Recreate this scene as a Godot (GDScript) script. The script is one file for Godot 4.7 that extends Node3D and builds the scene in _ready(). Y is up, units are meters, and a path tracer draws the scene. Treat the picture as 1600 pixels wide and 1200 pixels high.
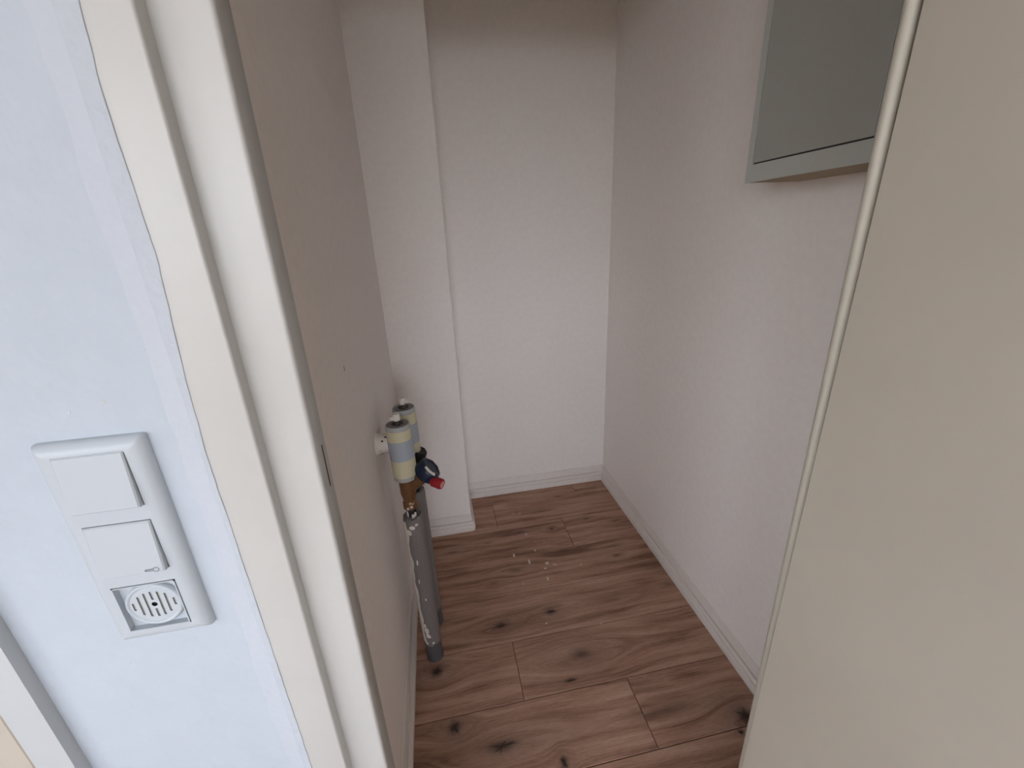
extends Node3D

const DOOR_Z := -0.392          # hall face of the door wall
const EYE := 1.29
var M := {}
var used := {}

# ---------------------------------------------------------------- helpers
func numbered(called: String) -> String:
	if not used.has(called):
		used[called] = 0
		return called
	used[called] += 1
	return "%s_%03d" % [called, used[called]]

func tag(o: Node, label: String, category: String, group := "", kind := "") -> Node:
	o.set_meta("label", label)
	o.set_meta("category", category)
	if group: o.set_meta("group", group)
	if kind: o.set_meta("kind", kind)
	return o

func thing(called: String, at := Vector3.ZERO) -> Node3D:
	var o := Node3D.new()
	o.name = numbered(called)
	o.position = at
	add_child(o)
	return o

func new_st() -> SurfaceTool:
	var st := SurfaceTool.new()
	st.begin(Mesh.PRIMITIVE_TRIANGLES)
	return st

func obj(called: String, st: SurfaceTool, m: Material, parent: Node = null) -> MeshInstance3D:
	var o := MeshInstance3D.new()
	o.mesh = st.commit()
	o.material_override = m
	o.cast_shadow = GeometryInstance3D.SHADOW_CASTING_SETTING_ON
	if parent == null:
		o.name = numbered(called)
		add_child(o)
	else:
		o.name = called
		parent.add_child(o, true)
	return o

func tri(st: SurfaceTool, a: Vector3, b: Vector3, c: Vector3, n: Vector3, na = null, nb = null, nc = null, ua := Vector2.ZERO, ub := Vector2.ZERO, uc := Vector2.ZERO) -> void:
	var fn := (c - a).cross(b - a)
	if fn.length_squared() < 1e-20: return
	var face := fn.normalized()
	if face.dot(n) < 0.0: face = -face
	var va = [a, b, c]
	var vn = [na if na != null else face, nb if nb != null else face, nc if nc != null else face]
	var vu = [ua, ub, uc]
	var order = [0, 1, 2] if fn.dot(n) >= 0.0 else [0, 2, 1]
	for i in order:
		st.set_normal(vn[i])
		st.set_uv(vu[i])
		st.add_vertex(va[i])

func quad(st: SurfaceTool, a: Vector3, b: Vector3, c: Vector3, d: Vector3, n: Vector3) -> void:
	tri(st, a, b, c, n)
	tri(st, a, c, d, n)

# box with chamfered edges (r = 0 for a sharp one)
func bx(st: SurfaceTool, lo: Vector3, hi: Vector3, r := 0.0, xf := Transform3D.IDENTITY) -> void:
	var c := (lo + hi) * 0.5
	var h := (hi - lo) * 0.5
	r = minf(r, minf(h.x, minf(h.y, h.z)) * 0.9)
	var ax = [Vector3.RIGHT, Vector3.UP, Vector3.BACK]
	for i in 3:
		var j: int = (i + 1) % 3
		var k: int = (i + 2) % 3
		for s in [-1.0, 1.0]:
			var o: Vector3 = c + ax[i] * h[i] * s
			var u: Vector3 = ax[j] * (h[j] - r)
			var v: Vector3 = ax[k] * (h[k] - r)
			quad(st, xf * (o - u - v), xf * (o + u - v), xf * (o + u + v), xf * (o - u + v), xf.basis * (ax[i] * s))
	if r <= 0.0: return
	for i in 3:
		var j: int = (i + 1) % 3
		var k: int = (i + 2) % 3
		for sj in [-1.0, 1.0]:
			for sk in [-1.0, 1.0]:
				var p: Vector3 = c + ax[j] * h[j] * sj + ax[k] * (h[k] - r) * sk
				var q: Vector3 = c + ax[j] * (h[j] - r) * sj + ax[k] * h[k] * sk
				var e: Vector3 = ax[i] * (h[i] - r)
				quad(st, xf * (p - e), xf * (p + e), xf * (q + e), xf * (q - e), xf.basis * (ax[j] * sj + ax[k] * sk))
	for sx in [-1.0, 1.0]:
		for sy in [-1.0, 1.0]:
			for sz in [-1.0, 1.0]:
				var s := Vector3(sx, sy, sz)
				var g := h - Vector3(r, r, r)
				tri(st, xf * (c + s * Vector3(h.x, g.y, g.z)), xf * (c + s * Vector3(g.x, h.y, g.z)), xf * (c + s * Vector3(g.x, g.y, h.z)), xf.basis * s)

# a closed xy outline swept from a to b: point p of the outline goes to a + p.x * u + p.y * v; smooth where the turn is gentle
func sweep(st: SurfaceTool, outline: PackedVector2Array, a: Vector3, b: Vector3, u: Vector3, v: Vector3, gentle := 40.0) -> void:
	var n := outline.size()
	var area := 0.0
	for i in n:
		var p := outline[i]
		var q := outline[(i + 1) % n]
		area += p.x * q.y - q.x * p.y
	var sgn := 1.0 if area > 0.0 else -1.0
	var en := []
	for i in n:
		var d := (outline[(i + 1) % n] - outline[i]).normalized()
		en.append(Vector2(d.y, -d.x) * sgn)
	var lim := cos(deg_to_rad(gentle))
	for i in n:
		var j := (i + 1) % n
		var n0: Vector2 = en[i]
		var n1: Vector2 = en[i]
		if en[(i + n - 1) % n].dot(en[i]) > lim: n0 = (en[(i + n - 1) % n] + en[i]).normalized()
		if en[j].dot(en[i]) > lim: n1 = (en[j] + en[i]).normalized()
		var p := outline[i].x * u + outline[i].y * v
		var q := outline[j].x * u + outline[j].y * v
		var w0 := (n0.x * u + n0.y * v).normalized()
		var w1 := (n1.x * u + n1.y * v).normalized()
		var wf: Vector3 = en[i].x * u + en[i].y * v
		tri(st, a + p, b + p, b + q, wf, w0, w0, w1)
		tri(st, a + p, b + q, a + q, wf, w0, w1, w1)
	var t := Geometry2D.triangulate_polygon(outline)
	for k in range(0, t.size(), 3):
		var w = [outline[t[k]], outline[t[k + 1]], outline[t[k + 2]]]
		for e in [[a, a - b], [b, b - a]]:
			tri(st, e[0] + w[0].x * u + w[0].y * v, e[0] + w[1].x * u + w[1].y * v, e[0] + w[2].x * u + w[2].y * v, e[1])

# profile of (radius, height) turned round the y axis of xf; lobes wave the radius
func lathe(st: SurfaceTool, prof: Array, seg: int, xf: Transform3D, lobes := 0, depth := 0.0, arc0 := 0.0, arc1 := TAU) -> void:
	var n := prof.size()
	var sn := []
	for i in n - 1:
		var d: Vector2 = prof[i + 1] - prof[i]
		sn.append(Vector2(d.y, -d.x).normalized() if d.length() > 1e-7 else Vector2(0, 1))
	for i in n - 1:
		var n0: Vector2 = sn[i]
		var n1: Vector2 = sn[i]
		if i > 0 and sn[i - 1].dot(sn[i]) > 0.75: n0 = (sn[i - 1] + sn[i]).normalized()
		if i < n - 2 and sn[i + 1].dot(sn[i]) > 0.75: n1 = (sn[i + 1] + sn[i]).normalized()
		for k in seg:
			var t0 := lerpf(arc0, arc1, float(k) / seg)
			var t1 := lerpf(arc0, arc1, float(k + 1) / seg)
			var k0 := 1.0 + depth * cos(lobes * t0)
			var k1 := 1.0 + depth * cos(lobes * t1)
			var c0 := Vector3(cos(t0), 0, sin(t0))
			var c1 := Vector3(cos(t1), 0, sin(t1))
			var up := Vector3.UP
			var a: Vector3 = xf * (c0 * prof[i].x * k0 + up * prof[i].y)
			var b: Vector3 = xf * (c1 * prof[i].x * k1 + up * prof[i].y)
			var c: Vector3 = xf * (c1 * prof[i + 1].x * k1 + up * prof[i + 1].y)
			var d: Vector3 = xf * (c0 * prof[i + 1].x * k0 + up * prof[i + 1].y)
			var na: Vector3 = (xf.basis * (c0 * n0.x + up * n0.y)).normalized()
			var nb: Vector3 = (xf.basis * (c1 * n0.x + up * n0.y)).normalized()
			var nc: Vector3 = (xf.basis * (c1 * n1.x + up * n1.y)).normalized()
			var nd: Vector3 = (xf.basis * (c0 * n1.x + up * n1.y)).normalized()
			tri(st, a, b, c, na + nc, na, nb, nc)
			tri(st, a, c, d, na + nc, na, nc, nd)

func along(from: Vector3, dir: Vector3) -> Transform3D:
	var y := dir.normalized()
	var x := y.cross(Vector3.BACK if absf(y.z) < 0.9 else Vector3.RIGHT).normalized()
	return Transform3D(Basis(x, y, x.cross(y)), from)

func c8(r: int, g: int, b: int) -> Color:
	return Color8(r, g, b)

func noise_tex(freq: float, as_normal: bool, seed_: int, octaves := 4, bump := 4.0, ramp: Gradient = null, size := 512) -> NoiseTexture2D:
	var f := FastNoiseLite.new()
	f.seed = seed_
	f.noise_type = FastNoiseLite.TYPE_SIMPLEX_SMOOTH
	f.frequency = freq
	f.fractal_octaves = octaves
	var t := NoiseTexture2D.new()
	t.width = size
	t.height = size
	t.seamless = true
	t.noise = f
	t.as_normal_map = as_normal
	t.bump_strength = bump
	if ramp: t.color_ramp = ramp
	return t

func ramp_of(a: Color, b: Color) -> Gradient:
	var g := Gradient.new()
	g.set_color(0, a)
	g.set_color(1, b)
	return g

func paint(col: Color, rough: float, spread := 0.0, tile := 1.0, bump := 0.0, freq := 0.02, seed_ := 1, bump_tile := 0.0) -> StandardMaterial3D:
	var m := StandardMaterial3D.new()
	m.roughness = rough
	m.albedo_color = col
	if spread > 0.0:
		m.albedo_color = Color.WHITE
		m.albedo_texture = noise_tex(freq, false, seed_, 5, 1.0, ramp_of(col.darkened(spread), col.lightened(spread * 0.5)))
	if bump > 0.0:
		m.normal_enabled = true
		m.normal_texture = noise_tex(0.03, true, seed_ + 7, 4, 6.0)
		m.normal_scale = bump
	if spread > 0.0 or bump > 0.0:
		m.uv1_triplanar = true
		m.uv1_world_triplanar = true
		m.uv1_scale = Vector3.ONE * tile
	return m

func plain(col: Color, rough: float, metal := 0.0) -> StandardMaterial3D:
	var m := StandardMaterial3D.new()
	m.albedo_color = col
	m.roughness = rough
	m.metallic = metal
	return m

# ---------------------------------------------------------------- wood
const WX0 := -0.22
const WZ0 := -1.92
const WW := 1.08
const WH := 1.70
const PITCH := 0.1935
const SEAMS := {0: [0.456], 1: [0.137], 4: [0.484], 5: [0.178], 6: [0.62], -1: [0.02], -2: [0.40]}
const ROW0 := -0.645
# x, z, half length, half width, darkness of the heart, reach of the swirl
const KNOTS := [
	[-0.040, -1.505, .030, .007, .50, 2.5], [0.119, -1.529, .015, .005, .40, 2.0], [0.272, -1.566, .024, .006, .45, 2.5], [0.419, -1.550, .008, .010, .55, 2.0],
	[0.599, -1.585, .012, .006, .55, 2.2], [0.727, -1.539, .026, .007, .40, 2.0], [0.520, -1.786, .014, .006, .50, 2.0], [0.408, -1.693, .050, .008, .30, 1.8],
	[0.648, -1.385, .040, .008, .35, 2.0], [0.638, -1.327, .016, .007, .60, 2.6], [0.210, -1.341, .022, .009, .40, 2.6], [0.1135, -1.292, .010, .007, .35, 2.4],
	[0.293, -1.1175, .018, .011, .72, 3.0], [0.108, -1.102, .026, .014, .62, 2.6], [0.346, -0.940, .034, .018, .58, 2.8], [0.288, -0.866, .016, .005, .75, 1.5],
	[-0.1156, -0.982, .018, .016, .85, 2.4], [-0.069, -0.811, .018, .018, .75, 2.4], [0.053, -0.737, .042, .017, .70, 2.4], [0.205, -0.666, .008, .014, .75, 1.8],
	[0.728, -0.669, .024, .022, .80, 2.0], [0.689, -0.635, .007, .005, .85, 1.6], [0.530, -0.729, .085, .013, .40, 1.6], [0.520, -1.128, .060, .016, .25, 2.0],
	[0.430, -1.405, .030, .013, .30, 2.4], [0.766, -1.140, .016, .008, .38, 2.2], [0.300, -0.560, .030, .014, .50, 2.5], [0.620, -0.480, .024, .014, .50, 2.5]]

func wood_image() -> Image:
	var w := 960
	var h := 1512
	var fine := FastNoiseLite.new()
	fine.seed = 11
	fine.frequency = 1.0
	fine.fractal_octaves = 3
	var broad := FastNoiseLite.new()
	broad.seed = 5
	broad.frequency = 1.0
	broad.fractal_octaves = 2
	var warp := FastNoiseLite.new()
	warp.seed = 23
	warp.frequency = 1.0
	warp.fractal_octaves = 2
	var blot := FastNoiseLite.new()
	blot.seed = 31
	blot.frequency = 1.0
	blot.fractal_octaves = 2
	var g := PackedFloat32Array()
	var heart := PackedFloat32Array()
	g.resize(w * h)
	heart.resize(w * h)
	var rng := RandomNumberGenerator.new()
	rng.seed = 77
	for k in KNOTS:
		var lx: float = k[2] * k[5] * 1.7
		var lz: float = k[3] * k[5] * 1.5
		var row := floorf((ROW0 - k[1]) / PITCH)
		var ztop: float = ROW0 - row * PITCH
		var cracks := []
		for c in rng.randi_range(4, 6):
			var an := rng.randf() * TAU
			var v := Vector2(cos(an) * k[2], sin(an) * k[3])
			cracks.append(Vector3(v.normalized().x, v.normalized().y, v.length() * rng.randf_range(0.9, 1.9)))
		var i0 := maxi(0, int((k[0] - lx * 2.2 - WX0) / WW * w))
		var i1 := mini(w - 1, int((k[0] + lx * 2.2 - WX0) / WW * w))
		var j0 := maxi(0, int((maxf(k[1] - lz * 2.2, ztop - PITCH) - WZ0) / WH * h))
		var j1 := mini(h - 1, int((minf(k[1] + lz * 2.2, ztop) - WZ0) / WH * h))
		for j in range(j0, j1 + 1):
			var dz: float = WZ0 + (j + 0.5) / h * WH - k[1]
			for i in range(i0, i1 + 1):
				var dx: float = WX0 + (i + 0.5) / w * WW - k[0]
				var q := (dx * dx) / (lx * lx) + (dz * dz) / (lz * lz)
				if q > 4.5: continue
				var at := j * w + i
				var fall := exp(-q)
				# the grain bends round the knot
				g[at] += (1.0 if dz > 0.0 else -1.0) * fall * lz * 0.9 * (1.0 - exp(-absf(dz) / (lz * 0.25)))
				var qh: float = (dx * dx) / (k[2] * k[2]) + (dz * dz) / (k[3] * k[3])
				qh *= 1.0 + 0.30 * warp.get_noise_2d(dx / k[2] * 1.2 + k[0] * 50.0, dz / k[3] * 1.2)
				var e: float = k[4] * 0.85 * exp(-qh * 1.1) + k[4] * 0.34 * exp(-q * 1.1)
				if k[4] > 0.6:   # thin drying cracks
					for c in cracks:
						var al: float = dx * c.x + dz * c.y
						if al > 0.0 and al < c.z:
							var pe: float = absf(dz * c.x - dx * c.y) + 0.0008 * warp.get_noise_2d(al * 300.0, c.z * 900.0)
							e += 0.75 * exp(-pow(pe / 0.0011, 2.0)) * (1.0 - al / c.z)
				heart[at] = minf(0.93, heart[at] + e)
	var data := PackedByteArray()
	data.resize(w * h * 3)
	var dark := Vector3(0.228, 0.115, 0.074)
	var mid := Vector3(0.425, 0.241, 0.166)
	var pale := Vector3(0.540, 0.345, 0.252)
	var o := 0
	for j in h:
		var z := WZ0 + (j + 0.5) / h * WH
		var row := floorf((ROW0 - z) / PITCH)
		var cuts: Array = SEAMS.get(int(row), [])
		for i in w:
			var x := WX0 + (i + 0.5) / w * WW
			var off := row * 7.31
			for c in cuts: if x > c: off += 3.77
			var at := j * w + i
			var zz := z - g[at] + 0.008 * warp.get_noise_2d(x * 2.6 + off, z * 5.0)
			var b := broad.get_noise_2d(x * 1.6 + off, zz * 26.0)
			var f := fine.get_noise_2d(x * 5.0 + off, zz * 150.0)
			var p := fine.get_noise_2d(x * 22.0 + 90.0, z * 620.0)
			var v := 0.54 + 0.55 * b + 0.27 * f + 0.20 * p - 0.5 * maxf(0.0, blot.get_noise_2d(x * 3.0 + off * 2.0, zz * 14.0) - 0.12)
			v += 0.07 * sin(off * 1.9)
			var c := dark.lerp(mid, clampf(v * 2.0, 0.0, 1.0)) if v < 0.5 else mid.lerp(pale, clampf(v * 2.0 - 1.0, 0.0, 1.0))
			if p < -0.38: c *= 0.86
			var hh := heart[at]
			c = c * (1.0 - hh) + Vector3(0.016, 0.011, 0.009) * hh
			for q in 3:
				data[o] = int(clampf(pow(c[q], 1.0 / 2.2), 0.0, 1.0) * 255.0)
				o += 1
	return Image.create_from_data(w, h, false, Image.FORMAT_RGB8, data)

func plank(parent: Node, x0: float, x1: float, z0: float, z1: float, rng: RandomNumberGenerator) -> void:
	var st := new_st()
	var e := 0.0014
	var gap := 0.0008
	x0 += gap; x1 -= gap; z0 += gap; z1 -= gap
	var y := rng.randf_range(-0.0002, 0.0002)
	var outer = [Vector3(x0, y - 0.0012, z0), Vector3(x1, y - 0.0012, z0), Vector3(x1, y - 0.0012, z1), Vector3(x0, y - 0.0012, z1)]
	var inner = [Vector3(x0 + e, y, z0 + e), Vector3(x1 - e, y, z0 + e), Vector3(x1 - e, y, z1 - e), Vector3(x0 + e, y, z1 - e)]
	var uv := func(p: Vector3) -> Vector2: return Vector2((p.x - WX0) / WW, (p.z - WZ0) / WH)
	tri(st, inner[0], inner[1], inner[2], Vector3.UP, null, null, null, uv.call(inner[0]), uv.call(inner[1]), uv.call(inner[2]))
	tri(st, inner[0], inner[2], inner[3], Vector3.UP, null, null, null, uv.call(inner[0]), uv.call(inner[2]), uv.call(inner[3]))
	var c := Vector3((x0 + x1) * 0.5, y - 0.2, (z0 + z1) * 0.5)
	for i in 4:
		var k := (i + 1) % 4
		var n: Vector3 = outer[i] + outer[k] - 2.0 * c
		tri(st, outer[i], outer[k], inner[k], n, null, null, null, uv.call(outer[i]), uv.call(outer[k]), uv.call(inner[k]))
		tri(st, outer[i], inner[k], inner[i], n, null, null, null, uv.call(outer[i]), uv.call(inner[k]), uv.call(inner[i]))
		var dn := Vector3(0, -0.008, 0)
		quad(st, outer[i], outer[k], outer[k] + dn, outer[i] + dn, Vector3(n.x, 0, n.z))
	obj("plank", st, M.wood, parent)

# small uneven patch lying on a surface (paint spots, scuffs, chips)
func patch(st: SurfaceTool, at: Vector3, u: Vector3, v: Vector3, n: Vector3, thick: float, rng: RandomNumberGenerator) -> void:
	var k := 7
	var ring := []
	for i in k:
		var t := TAU * i / k
		var r := rng.randf_range(0.65, 1.0)
		ring.append(at + u * cos(t) * r + v * sin(t) * r)
	for i in k:
		var a: Vector3 = ring[i]
		var b: Vector3 = ring[(i + 1) % k]
		tri(st, at + n * thick, a * 0.85 + at * 0.15 + n * thick, b * 0.85 + at * 0.15 + n * thick, n)
		quad(st, a, b, b * 0.85 + at * 0.15 + n * thick, a * 0.85 + at * 0.15 + n * thick, n)

# ---------------------------------------------------------------- door frames
# steel frame section in (x, z) for a jamb whose casing starts at x = 0 and whose opening lies towards +x; z runs back into the wall
func jamb_outline(face: float, step: float, reb: float, deep: float) -> PackedVector2Array:
	var p := PackedVector2Array()
	p.append(Vector2(0.0, -0.02))
	p.append(Vector2(0.0, 0.0)); 
	for t in [0.0, 0.33, 0.66, 1.0]: p.append(Vector2(face - 0.0025 + 0.0025 * sin(t * PI / 2), 0.0 - 0.0025 + 0.0025 * cos(t * PI / 2)))
	p.append(Vector2(face, -step))
	for t in [0.0, 0.25, 0.5, 0.75, 1.0]: p.append(Vector2(face + reb - 0.004 + 0.004 * sin(t * PI / 2), -step - 0.004 + 0.004 * cos(t * PI / 2)))
	p.append(Vector2(face + reb, -deep + 0.002))
	p.append(Vector2(face + reb - 0.002, -deep))
	p.append(Vector2(0.004, -deep))
	p.append(Vector2(0.004, -0.02))
	return p

func rocker(parent: Node, cy: float, cx: float) -> MeshInstance3D:
	# tilted key: its upper edge nearly flush, its lower edge out
	var st := new_st()
	var zb := DOOR_Z + 0.004
	var half := 0.0272
	var y0 := cy - half
	var y1 := cy + half
	var zt := DOOR_Z + 0.0126
	var zl := DOOR_Z + 0.0168
	var r := 0.0012
	var f = [Vector3(cx - half + r, y0 + r, zl), Vector3(cx + half - r, y0 + r, zl), Vector3(cx + half - r, y1 - r, zt), Vector3(cx - half + r, y1 - r, zt)]
	var s = [Vector3(cx - half, y0, zl - r), Vector3(cx + half, y0, zl - r), Vector3(cx + half, y1, zt - r), Vector3(cx - half, y1, zt - r)]
	var b = [Vector3(cx - half, y0, zb), Vector3(cx + half, y0, zb), Vector3(cx + half, y1, zb), Vector3(cx - half, y1, zb)]
	quad(st, f[0], f[1], f[2], f[3], Vector3.BACK)
	for i in 4:
		var k := (i + 1) % 4
		var mid: Vector3 = (s[i] + s[k]) * 0.5 - Vector3(cx, cy, 0)
		mid.z = 0
		quad(st, f[i], f[k], s[k], s[i], mid.normalized() + Vector3.BACK)
		quad(st, s[i], s[k], b[k], b[i], mid)
	return obj("rocker", st, M.switch_white, parent)

func build_switch() -> void:
	var cx := -0.3055
	var cys = [1.1005, 1.0293, 0.9590]
	var root := thing("light_switch", Vector3(cx, 1.028, DOOR_Z))
	tag(root, "upright white triple wall plate with two rocker switches and a slotted buzzer grille", "light switch")
	var hx := 0.0430
	var y0 := 0.9170
	var y1 := 1.1392
	var st := new_st()
	# rounded cover frame: rings from the wall inwards
	var prof = [[0.0, 0.0], [0.0, 0.0035], [0.0012, 0.0062], [0.0035, 0.0086], [0.0065, 0.0101], [0.0095, 0.0108], [0.0125, 0.0110]]
	var rings := []
	for p in prof:
		var ring := []
		var inset: float = p[0]
		var rad := maxf(0.0005, 0.0028 - inset * 0.18)
		for q in 4:
			var sx: float = [1.0, -1.0, -1.0, 1.0][q]
			var sy: float = [1.0, 1.0, -1.0, -1.0][q]
			var c := Vector3((hx - inset - rad) * sx, ((y1 - y0) * 0.5 - inset - rad) * sy, p[1])
			for k in 5:
				var t: float = PI / 2 * (q + k / 4.0)
				ring.append(Vector3(0, 0, 0) + c + Vector3(cos(t), sin(t), 0) * rad)
		rings.append(ring)
	var off := Vector3(0, (y0 + y1) * 0.5 - 1.028, 0)
	for i in rings.size() - 1:
		var n0 = prof[maxi(i - 1, 0)]
		for k in 20:
			var a: Vector3 = rings[i][k]; var b: Vector3 = rings[i][(k + 1) % 20]
			var c: Vector3 = rings[i + 1][(k + 1) % 20]; var d: Vector3 = rings[i + 1][k]
			var rd := func(ii: int, kk: int) -> Vector3:
				var pa = prof[maxi(ii - 1, 0)]; var pb = prof[mini(ii + 1, prof.size() - 1)]
				var dv := Vector2(pb[0] - pa[0], pb[1] - pa[1]).normalized()
				var t: float = PI / 2 * (int(kk / 5) + (kk % 5) / 4.0)
				return Vector3(cos(t) * dv.y, sin(t) * dv.y, dv.x).normalized()
			var k1 := (k + 1) % 20
			var na: Vector3 = rd.call(i, k); var nb: Vector3 = rd.call(i, k1); var nc: Vector3 = rd.call(i + 1, k1); var nd: Vector3 = rd.call(i + 1, k)
			tri(st, a + off, b + off, c + off, na + nc, na, nb, nc)
			tri(st, a + off, c + off, d + off, na + nc, na, nc, nd)
	# flat of the frame round the three openings, and the walls of the openings
	var ix := hx - 0.0125
	var iy0 := y0 + 0.0125 - 1.028
	var iy1 := y1 - 0.0125 - 1.028
	var zf := 0.0110
	var hw := 0.0279
	var P := func(x: float, y: float, z: float) -> Vector3: return Vector3(x, y, z)
	for s in [-1.0, 1.0]:
		quad(st, P.call(s * hw, iy0, zf), P.call(s * ix, iy0, zf), P.call(s * ix, iy1, zf), P.call(s * hw, iy1, zf), Vector3.BACK)
	var ys := [iy1]
	for cy in cys: ys.append_array([cy + hw - 1.028, cy - hw - 1.028])
	ys.append(iy0)
	for k in range(0, 8, 2):
		quad(st, P.call(-hw, ys[k], zf), P.call(hw, ys[k], zf), P.call(hw, ys[k + 1], zf), P.call(-hw, ys[k + 1], zf), Vector3.BACK)
	for cy in cys:
		var u: float = cy - 1.028
		for s in [-1.0, 1.0]:
			quad(st, P.call(s * hw, u - hw, zf), P.call(s * hw, u + hw, zf), P.call(s * hw, u + hw, 0.002), P.call(s * hw, u - hw, 0.002), Vector3(-s, 0, 0))
			quad(st, P.call(-hw, u + s * hw, zf), P.call(hw, u + s * hw, zf), P.call(hw, u + s * hw, 0.002), P.call(-hw, u + s * hw, 0.002), Vector3(0, -s, 0))
		quad(st, P.call(-hw, u - hw, 0.002), P.call(hw, u - hw, 0.002), P.call(hw, u + hw, 0.002), P.call(-hw, u + hw, 0.002), Vector3.BACK)
	obj("cover_frame", st, M.switch_white, root)
	for k in 2:
		var r := rocker(root, cys[k], cx)
		r.position = -root.position
		if k == 1:   # small key printed on the lower rocker
			st = new_st()
			var c := Vector3(cx + 0.0205, cys[1] - 0.0237, DOOR_Z + 0.0170)
			var seg := 20
			for i in seg:
				var t0 := 0.28 + (TAU - 0.56) * i / seg + PI
				var t1 := 0.28 + (TAU - 0.56) * (i + 1) / seg + PI
				var e0 := Vector3(cos(t0), sin(t0), 0)
				var e1 := Vector3(cos(t1), sin(t1), 0)
				quad(st, c + e0 * 0.0021, c + e1 * 0.0021, c + e1 * 0.0026, c + e0 * 0.0026, Vector3.BACK)
			for s in [-1.0, 1.0]:
				bx(st, c + Vector3(-0.0092, s * 0.0008 - 0.00025, -0.0001), c + Vector3(-0.0022, s * 0.0008 + 0.00025, 0.0))
			bx(st, c + Vector3(-0.0094, -0.001, -0.0001), c + Vector3(-0.0089, 0.001, 0.0))
			obj("key_symbol", st, M.print_grey, r).set_meta("label", "small dark outline of a key")
	# buzzer insert: sunken square tray with a ridged round grille
	var cy: float = cys[2] - 1.028
	st = new_st()
	bx(st, Vector3(-0.0272, cy - 0.0272, 0.0018), Vector3(0.0272, cy + 0.0272, 0.0055), 0.0004)
	bx(st, Vector3(-0.0272, cy + 0.0262, 0.0055), Vector3(0.0272, cy + 0.0272, 0.0118))
	bx(st, Vector3(-0.0272, cy - 0.0272, 0.0055), Vector3(0.0272, cy - 0.0262, 0.0118))
	bx(st, Vector3(-0.0272, cy - 0.0272, 0.0055), Vector3(-0.0262, cy + 0.0272, 0.0118))
	bx(st, Vector3(0.0262, cy - 0.0272, 0.0055), Vector3(0.0272, cy + 0.0272, 0.0118))
	var tray := obj("buzzer_insert", st, M.switch_white, root)
	var comb := CSGCombiner3D.new()
	comb.name = "grille"
	var face := CSGMesh3D.new()
	st = new_st()
	lathe(st, [Vector2(0, 0), Vector2(0.0255, 0), Vector2(0.0255, 0.0025), Vector2(0.0243, 0.0046), Vector2(0.0232, 0.0050), Vector2(0.0222, 0.0046), Vector2(0.0212, 0.0036), Vector2(0, 0.0036)], 40, Transform3D(Basis(Vector3.RIGHT, PI / 2), Vector3.ZERO))
	var idx := st
	idx.index()
	face.mesh = idx.commit()
	face.material = M.switch_white
	comb.add_child(face)
	for s in [[-0.0180, -0.0045, 0.0045], [-0.0120, -0.0115, 0.0115], [-0.0060, -0.0145, 0.0145], [0.0, 0.0055, 0.0155], [0.0, -0.0155, -0.0055], [0.0060, -0.0145, 0.0145], [0.0120, -0.0115, 0.0115], [0.0180, -0.0045, 0.0045]]:
		var c := CSGBox3D.new()
		c.operation = CSGShape3D.OPERATION_SUBTRACTION
		c.size = Vector3(0.0021, s[2] - s[1], 0.0030)
		c.position = Vector3(s[0], (s[1] + s[2]) * 0.5, 0.0037)
		c.material = M.slot_grey
		comb.add_child(c)
	var hole := CSGCylinder3D.new()
	hole.operation = CSGShape3D.OPERATION_SUBTRACTION
	hole.radius = 0.0026
	hole.height = 0.006
	hole.sides = 16
	hole.rotation.x = PI / 2
	hole.position = Vector3(0, 0, 0.0045)
	hole.material = M.slot_dark
	comb.add_child(hole)
	comb.position = Vector3(0.0012, cy, 0.0054)
	tray.add_child(comb)

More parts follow.
